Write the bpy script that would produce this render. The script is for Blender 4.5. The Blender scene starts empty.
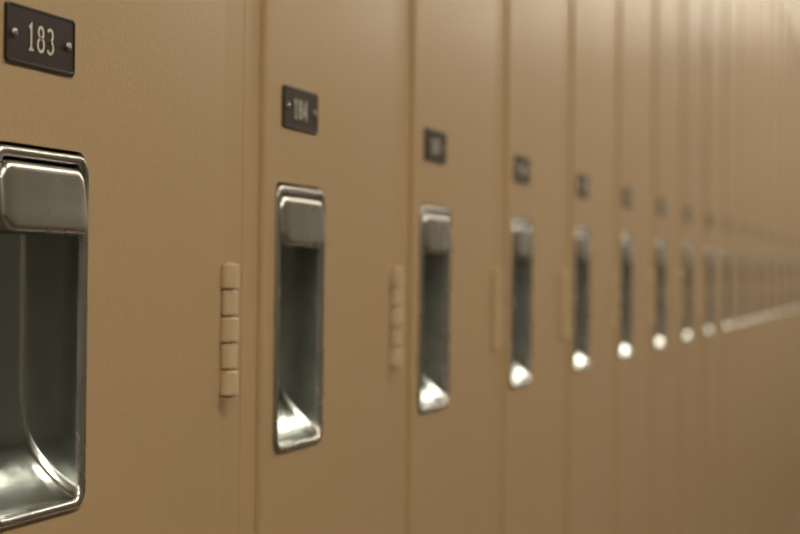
import bpy, bmesh, math
from mathutils import Matrix, Vector
sc=bpy.context.scene
sc.view_settings.view_transform='Standard'
col=sc.collection
# ---------------- materials ----------------
def mat(name,color,rough=.5,metal=0.,bump=None,var=None,emit=None,coat=0.,spec=.5,mottle=None):
    m=bpy.data.materials.new(name); m.use_nodes=True
    nt=m.node_tree; b=nt.nodes['Principled BSDF']
    b.inputs['Base Color'].default_value=(*color,1); b.inputs['Roughness'].default_value=rough
    b.inputs['Metallic'].default_value=metal; b.inputs['Coat Weight'].default_value=coat
    b.inputs['Specular IOR Level'].default_value=spec
    tc=nt.nodes.new('ShaderNodeTexCoord')
    if bump:
        sx,st,dist=bump
        mp=nt.nodes.new('ShaderNodeMapping'); mp.inputs['Scale'].default_value=sx if isinstance(sx,tuple) else (sx,)*3
        n=nt.nodes.new('ShaderNodeTexNoise'); n.inputs['Scale'].default_value=1; n.inputs['Detail'].default_value=3
        bp=nt.nodes.new('ShaderNodeBump'); bp.inputs['Strength'].default_value=st; bp.inputs['Distance'].default_value=dist
        nt.links.new(tc.outputs['Object'],mp.inputs[0]); nt.links.new(mp.outputs[0],n.inputs['Vector'])
        nt.links.new(n.outputs['Fac'],bp.inputs['Height']); nt.links.new(bp.outputs[0],b.inputs['Normal'])
    if var:
        sx,lo,hi=var
        mp=nt.nodes.new('ShaderNodeMapping'); mp.inputs['Scale'].default_value=sx if isinstance(sx,tuple) else (sx,)*3
        n=nt.nodes.new('ShaderNodeTexNoise'); n.inputs['Scale'].default_value=1; n.inputs['Detail'].default_value=2
        mr=nt.nodes.new('ShaderNodeMapRange'); mr.inputs['From Min'].default_value=.3; mr.inputs['From Max'].default_value=.7
        mr.inputs['To Min'].default_value=lo; mr.inputs['To Max'].default_value=hi
        nt.links.new(tc.outputs['Object'],mp.inputs[0]); nt.links.new(mp.outputs[0],n.inputs['Vector'])
        nt.links.new(n.outputs['Fac'],mr.inputs['Value']); nt.links.new(mr.outputs[0],b.inputs['Roughness'])
    if mottle:
        sc_,amt=mottle
        n=nt.nodes.new('ShaderNodeTexNoise'); n.inputs['Scale'].default_value=sc_; n.inputs['Detail'].default_value=5
        mx=nt.nodes.new('ShaderNodeMix'); mx.data_type='RGBA'
        mx.inputs[6].default_value=(*[c*(1-amt) for c in color],1); mx.inputs[7].default_value=(*[min(1,c*(1+amt)) for c in color],1)
        nt.links.new(tc.outputs['Object'],n.inputs['Vector']); nt.links.new(n.outputs['Fac'],mx.inputs[0]); nt.links.new(mx.outputs[2],b.inputs['Base Color'])
    if emit:
        b.inputs['Emission Color'].default_value=(*emit[0],1); b.inputs['Emission Strength'].default_value=emit[1]
    return m
PAINT=mat('tan_locker_paint',(.515,.366,.206),.36,bump=(480,.2,.0008),spec=.4,mottle=(350,.07))
HINGE=mat('hinge_paint',(.66,.52,.33),.32)
METAL=mat('brushed_steel',(.54,.53,.51),.3,1,bump=((200,200,1200),.02,.0002),var=(25,.24,.30))
CUP=mat('zinc_cup',(.54,.575,.56),.16,1,bump=(24,.2,.003),var=(30,.10,.20))
PLATE=mat('plate_black',(.020,.010,.008),.36)
DIG=mat('digit_white',(.8,.74,.64),.5)
WALL=mat('wall_paint',(.22,.205,.18),.7,bump=(150,.1,.002))
CEIL=mat('ceiling_tile',(.60,.57,.50),.9,bump=(120,.3,.003))
LAMP=mat('lamp_diffuser',(.9,.9,.9),.5,emit=((1,.90,.73),23))
LFR=mat('lamp_frame',(.8,.8,.78),.4)
BASEM=mat('rubber_base',(.05,.04,.035),.5)
def floor_mat():
    m=mat('vinyl_tile_floor',(.3,.24,.17),.25); nt=m.node_tree; b=nt.nodes['Principled BSDF']
    tc=nt.nodes.new('ShaderNodeTexCoord'); ck=nt.nodes.new('ShaderNodeTexBrick')
    ck.offset=0; ck.inputs['Scale'].default_value=1; ck.inputs['Brick Width'].default_value=.305; ck.inputs['Row Height'].default_value=.305
    ck.inputs['Mortar Size'].default_value=.002
    ck.inputs['Color1'].default_value=(.10,.075,.05,1); ck.inputs['Color2'].default_value=(.085,.06,.04,1); ck.inputs['Mortar'].default_value=(.03,.02,.015,1)
    nt.links.new(tc.outputs['Object'],ck.inputs['Vector']); nt.links.new(ck.outputs['Color'],b.inputs['Base Color'])
    return m
FLOOR=floor_mat()
# ---------------- helpers ----------------
def mesh_from(bm,name,mats,smooth=False):
    bmesh.ops.recalc_face_normals(bm,faces=bm.faces)
    me=bpy.data.meshes.new(name); bm.to_mesh(me); bm.free()
    for m in mats: me.materials.append(m)
    if smooth:
        for p in me.polygons: p.use_smooth=True
        if smooth!=True: me.set_sharp_from_angle(angle=math.radians(smooth))
    return me
def add(me,name,parent=None,loc=(0,0,0)):
    o=bpy.data.objects.new(name,me); col.objects.link(o); o.location=loc
    if parent: o.parent=parent
    return o
def box(bm,x0,x1,y0,y1,z0,z1,mi=0):
    v=[bm.verts.new((x,y,z)) for x in(x0,x1) for y in(y0,y1) for z in(z0,z1)]
    for f in((0,1,3,2),(4,6,7,5),(0,4,5,1),(2,3,7,6),(0,2,6,4),(1,5,7,3)):
        bm.faces.new([v[i] for i in f]).material_index=mi
def rrect(x0,x1,z0,z1,r,n=8):
    pts=[]
    for cx,cz,a0 in((x1-r,z1-r,0),(x0+r,z1-r,90),(x0+r,z0+r,180),(x1-r,z0+r,270)):
        for i in range(n+1):
            a=math.radians(a0+90*i/n); pts.append((cx+r*math.cos(a),cz+r*math.sin(a)))
    return pts
def loft(bm,loops,cap=True,mi=0):
    prev=None
    for pts,y in loops:
        cur=[bm.verts.new((p[0],y,p[1])) for p in pts]
        if prev:
            for i in range(len(cur)):
                j=(i+1)%len(cur); bm.faces.new((prev[i],prev[j],cur[j],cur[i])).material_index=mi
        prev=cur
    if cap: bm.faces.new(prev).material_index=mi
    return prev
CZ=1.05
PR=.0031; P=-PR
Z0,Z1=.12,1.93
DX0=.0250
DZ0,DZ1=Z0+.02,Z1-.02
HX0,HX1=.0425,.1262; HZ0,HZ1=CZ-.1060,CZ+.0498
g=.0003
ZH=CZ-.032
def locker_meshes(W,DX1):
    bm=bmesh.new(); xr=DX1-.006
    box(bm,g,.034,0,.018,Z0,Z1); box(bm,xr,W-g,0,.018,Z0,Z1)
    box(bm,.034,xr,0,.018,Z0,Z0+.03); box(bm,.034,xr,0,.018,Z1-.03,Z1)
    box(bm,g,.0018,.018,.38,Z0,Z1); box(bm,W-.0018,W-g,.018,.38,Z0,Z1)
    box(bm,.0018,W-.0018,.378,.38,Z0,Z1); box(bm,.0018,W-.0018,.018,.378,Z1-.002,Z1); box(bm,.0018,W-.0018,.018,.378,Z0,Z0+.002)
    body=mesh_from(bm,'body',[PAINT])
    bm=bmesh.new(); box(bm,0,W,.04,.38,0,Z0); base=mesh_from(bm,'toe_base',[BASEM])
    bm=bmesh.new()
    def rect_loop(x0,x1,z0,z1,y): return [bm.verts.new(p) for p in((x0,y,z0),(x1,y,z0),(x1,y,z1),(x0,y,z1))]
    b=.0040; h=PR-.0002
    ins=[(b*(1-math.cos(math.radians(a))),-.0002-h*math.sin(math.radians(a))) for a in range(0,91,15)]
    prev=None
    for i_,y in ins:
        cur=rect_loop(DX0+i_,DX1-i_,DZ0+i_,DZ1-i_,y)
        if prev:
            for i in range(4):
                j=(i+1)%4; bm.faces.new((prev[i],prev[j],cur[j],cur[i]))
        prev=cur
    edges=[bm.edges.get((prev[i],prev[(i+1)%4])) for i in range(4)]
    hp=rrect(HX0+.0005,HX1-.0005,HZ0+.0005,HZ1+.0011,.007)
    hv=[bm.verts.new((x,P,z)) for x,z in hp]
    he=[bm.edges.new((hv[i],hv[(i+1)%len(hv)])) for i in range(len(hv))]
    bmesh.ops.triangle_fill(bm,edges=edges+he,use_beauty=True,use_dissolve=False)
    hb=[bm.verts.new((x,P+.002,z)) for x,z in hp]
    for i in range(len(hv)):
        j=(i+1)%len(hv); bm.faces.new((hv[i],hv[j],hb[j],hb[i]))
    door=mesh_from(bm,'door',[PAINT],28)
    def hinge_mesh(zc):
        bm=bmesh.new(); r=.0055; H=.071; n=5; hx=DX1+.0035; hy=-PR-.0018
        kh=H/n
        for k in range(n):
            z0=zc-H/2+k*kh+.0006; z1=z0+kh-.0012
            rk=r if k%2==0 else r*.9
            prev=None
            for rr,z in((.0001,z0),(rk-.0006,z0),(rk,z0+.0006),(rk,z1-.0006),(rk-.0006,z1),(.0001,z1)):
                cur=[bm.verts.new((hx+rr*math.cos(a*math.pi/16),hy+rr*math.sin(a*math.pi/16),z)) for a in range(32)]
                if prev:
                    for i in range(32):
                        j=(i+1)%32; bm.faces.new((prev[i],prev[j],cur[j],cur[i]))
                prev=cur
        bmesh.ops.create_cone(bm,cap_ends=True,segments=16,radius1=.003,radius2=.003,depth=H+.001,matrix=Matrix.Translation((hx,hy,zc)))
        return mesh_from(bm,'hinge',[HINGE],30)
    return body,base,door,[hinge_mesh(z) for z in (ZH,ZH+.70,ZH-.72)]
# handle: rim + cup
bm=bmesh.new()
def L(i,y,dr=0,bot=0,top=0): 
    r=max(.0015,.0080-i*.3+dr)
    return (rrect(HX0+i,HX1-i,HZ0+i+bot,HZ1-i-top,r),y)
loops=[L(.0012,P+.0025),L(.0010,P+.0003),L(.0006,P-.0006),L(.0010,P-.0016),L(.0020,P-.0022),L(.0034,P-.0022),L(.0044,P-.0016),L(.0049,P-.0004),L(.0052,P+.001)]
D=.025
for k in range(1,15):
    t=k/14
    bot=.030*(.6*(1-math.sqrt(max(0,1-t**2)))+.4*t)
    loops.append(L(.0052+.0024*t,P+.001+D*t,dr=.002*t,bot=bot,top=.002*t))
loops.append(L(.0090,P+.001+D+.0012,dr=.002,bot=.034,top=.003))
loops.append(L(.0125,P+.001+D+.0014,dr=.002,bot=.038,top=.004))
loft(bm,loops)
for f in bm.faces:
    if f.calc_center_median().y>P+.0008: f.material_index=1
me_handle=mesh_from(bm,'handle_cup',[METAL,CUP],True)
# latch lift hood
bm=bmesh.new()
hx0,hx1=HX0+.0055,HX1-.0055; hz1=HZ1-.0065; hz0=CZ+.0140
def sec(i,y,tilt):
    pts=rrect(hx0+i,hx1-i,hz0+i,hz1-i,max(.002,.008-i*.6))
    return [(x,y-tilt*((hz1-z)/(hz1-hz0))**2,z) for x,z in pts]
prev=None
for i_,y,t in((.0006,P+.013,0),(0,P+.004,.001),(0,P-.001,.002),(.0008,P-.0024,.0028),(.0020,P-.0031,.0032),(.0040,P-.0034,.0033),(.009,P-.0035,.0034)):
    cur=[bm.verts.new(p) for p in sec(i_,y,t)]
    if prev:
        for i in range(len(cur)):
            j=(i+1)%len(cur); bm.faces.new((prev[i],prev[j],cur[j],cur[i]))
    else: bm.faces.new(cur)
    prev=cur
bm.faces.new(prev)
me_hood=mesh_from(bm,'latch_lift',[METAL],True)
# number plate
PX0,PX1=.0520,.1120; PZ0,PZ1=CZ+.0830,CZ+.1074
bm=bmesh.new()
loft(bm,[(rrect(PX0,PX1,PZ0,PZ1,.002),P+.0002),(rrect(PX0,PX1,PZ0,PZ1,.002),P-.0009),(rrect(PX0+.0005,PX1-.0005,PZ0+.0005,PZ1-.0005,.002),P-.0013),
         (rrect(PX0+.0012,PX1-.0012,PZ0+.0012,PZ1-.0012,.0018),P-.0013),(rrect(PX0+.0016,PX1-.0016,PZ0+.0016,PZ1-.0016,.0015),P-.0010)])
me_plate=mesh_from(bm,'number_plate',[PLATE])
bm=bmesh.new()
pzc=(PZ0+PZ1)/2
for x in(PX0+.0065,PX1-.0065):
    prev=None
    for rr,y in((.0021,P-.0009),(.0021,P-.0014),(.0017,P-.0020),(.0010,P-.0023),(.0008,P-.0016),(.0001,P-.0016)):
        cur=[bm.verts.new((x+rr*math.cos(a*math.pi/8),y,pzc+rr*math.sin(a*math.pi/8))) for a in range(16)]
        if prev:
            for i in range(16):
                j=(i+1)%16; bm.faces.new((prev[i],prev[j],cur[j],cur[i]))
        prev=cur
me_riv=mesh_from(bm,'rivets',[METAL])
# serif numerals, strokes in a 0..0.6 x 0..1 cell
def arc(cx,cy,rx,ry,a0,a1,n=14): return [(cx+rx*math.cos(math.radians(a0+(a1-a0)*i/n)),cy+ry*math.sin(math.radians(a0+(a1-a0)*i/n))) for i in range(n+1)]
G={'0':[arc(.3,.5,.24,.5,0,360,28)],
'1':[[(.12,.84),(.3,1),(.3,0)],[(.12,0),(.48,0)]],
'2':[arc(.3,.74,.23,.26,160,-35)+[(.06,0),(.56,0),(.56,.12)]],
'3':[arc(.28,.76,.22,.24,150,-90),arc(.28,.26,.26,.26,90,-150)],
'4':[[(.44,0),(.44,1),(.04,.28),(.58,.28)],[(.32,0),(.56,0)]],
'5':[[(.52,1),(.12,1),(.1,.55)]+arc(.28,.3,.26,.3,110,-150)],
'6':[arc(.44,.55,.38,.45,80,180,10)+[(.06,.3)],arc(.3,.29,.24,.29,0,360,24)],
'7':[[(.06,.86),(.06,1),(.56,1),(.24,0)]],
'8':[arc(.3,.77,.2,.23,0,360,24),arc(.3,.27,.25,.27,0,360,24)],
'9':[arc(.3,.71,.24,.29,0,360,24),[(.54,.7)]+arc(.16,.45,.38,.45,0,-100,10)]}
def digits(txt):
    bm=bmesh.new(); h=.0102; hw=.00058; adv=.0083
    x0=(PX0+PX1)/2-adv*len(txt)/2-.0008; z0=pzc-h/2
    for i,c in enumerate(txt):
        for s in G[c]:
            pts=[Vector((x0+i*adv+.0008+p[0]*.0104,z0+p[1]*h)) for p in s]
            L_=[];R_=[]
            closed=(pts[0]-pts[-1]).length<1e-5
            for k,p in enumerate(pts):
                a=pts[k-1] if k>0 else (pts[-2] if closed else p); q=pts[k+1] if k<len(pts)-1 else (pts[1] if closed else p)
                d1=(p-a); d2=(q-p)
                if d1.length<1e-7:d1=d2
                if d2.length<1e-7:d2=d1
                d1=d1.normalized(); d2=d2.normalized()
                n=Vector((-(d1+d2).y,(d1+d2).x)); 
                if n.length<1e-4:n=Vector((-d1.y,d1.x))
                n.normalize(); m=1/max(.45,n.dot(Vector((-d1.y,d1.x))))
                L_.append(p+n*hw*m); R_.append(p-n*hw*m)
            yf=P-.00125
            v=[(bm.verts.new((l.x,yf,l.y)),bm.verts.new((r.x,yf,r.y)),bm.verts.new((l.x,yf+.0003,l.y)),bm.verts.new((r.x,yf+.0003,r.y))) for l,r in zip(L_,R_)]
            for k in range(len(v)-1):
                A,B=v[k],v[k+1]
                bm.faces.new((A[0],A[1],B[1],B[0])); bm.faces.new((A[0],B[0],B[2],A[2])); bm.faces.new((A[1],A[3],B[3],B[1]))
    return mesh_from(bm,'digits',[DIG])
WA,WB=.3200,.3020
bankA=locker_meshes(WA,.2865); bankB=locker_meshes(WB,.2745)
S0=.5765; K0,K1=-9,32
for k in range(K0,K1):
    x=S0+k*WA if k<=0 else S0+WA+(k-1)*WB
    body,base,door,hinges=bankA if k<=0 else bankB
    e=bpy.data.objects.new('locker',None); col.objects.link(e); e.location=(x,0,0)
    e.empty_display_size=.1
    for me,n in((body,'body'),(base,'toe_base'),(door,'door'),(me_handle,'handle_cup'),(me_hood,'latch_lift'),(me_plate,'number_plate'),(me_riv,'plate_rivets')):
        add(me,n,e)
    for i,h in enumerate(hinges): add(h,'hinge_%d'%(i+1),e)
    add(digits(str(183+k)),'digits',e)
# ---------------- room ----------------
XA,XB=S0+K0*WA,S0+WA+(K1-1)*WB; YB=.38; YF=-2.6; HC=2.6; XL=-5.5
def slab(name,x0,x1,y0,y1,z0,z1,m):
    bm=bmesh.new(); box(bm,x0,x1,y0,y1,z0,z1); return add(mesh_from(bm,name,[m]),name)
slab('floor',XL-.1,XB+.3,YF-.1,YB+.1,-.1,0,FLOOR)
slab('ceiling',XL-.1,XB+.3,YF-.1,YB+.1,HC,HC+.1,CEIL)
slab('wall_back',XL-.1,XB+.3,YB+.002,YB+.1,0,HC,WALL)
slab('wall_front',XL-.1,XB+.3,YF-.1,YF,0,HC,WALL)
slab('wall_right',XB+.2,XB+.3,YF,YB,0,HC,mat('end_wall_paint',(.38,.37,.34),.7))
slab('wall_left',XL-.1,XL,YF,YB,0,HC,WALL)
slab('trim_1',XA,XB+.2,.0,YB,Z1+.002,HC,PAINT)
slab('baseboard_front',XL,XB+.2,YF,YF+.012,0,.1,BASEM)
for x in (-4.4,-2.3,-.2,1.9,4.0,6.1,8.2,9.5):
    e=bpy.data.objects.new('ceiling_light',None); col.objects.link(e); e.location=(x,-1.15,HC)
    bm=bmesh.new()
    for a in((-.62,-.6,-.16,.16),(.6,.62,-.16,.16),(-.6,.6,-.16,-.14),(-.6,.6,.14,.16)):
        box(bm,a[0],a[1],a[2],a[3],-.05,-.001)
    add(mesh_from(bm,'frame',[LFR]),'frame',e)
    bm=bmesh.new(); box(bm,-.6,.6,-.14,.14,-.04,-.002); add(mesh_from(bm,'diffuser',[LAMP]),'diffuser',e)
w=bpy.data.worlds.new('world'); sc.world=w; w.use_nodes=True
w.node_tree.nodes['Background'].inputs[0].default_value=(.5,.42,.32,1); w.node_tree.nodes['Background'].inputs[1].default_value=.1
# ---------------- camera ----------------
F=1750.; th=math.atan(520/F); d=.354
cam=bpy.data.cameras.new('camera'); co=bpy.data.objects.new('camera',cam); col.objects.link(co); sc.camera=co
cam.sensor_width=36; cam.lens=F/800*36; cam.clip_start=.01
pitch=4.5/F; roll=.011
fw=Vector((math.cos(th),math.sin(th),0)); rt=Vector((math.sin(th),-math.cos(th),0)); up=Vector((0,0,1))
f2=fw*math.cos(pitch)+up*math.sin(pitch); u2=up*math.cos(pitch)-fw*math.sin(pitch)
u3=u2*math.cos(roll)-rt*math.sin(roll); r3=rt*math.cos(roll)+u2*math.sin(roll)
M=Matrix((r3,u3,-f2)).transposed().to_4x4(); M.translation=Vector((0,-PR-d,CZ))
co.matrix_world=M
cam.dof.use_dof=True; cam.dof.focus_distance=.79; cam.dof.aperture_fstop=9.2
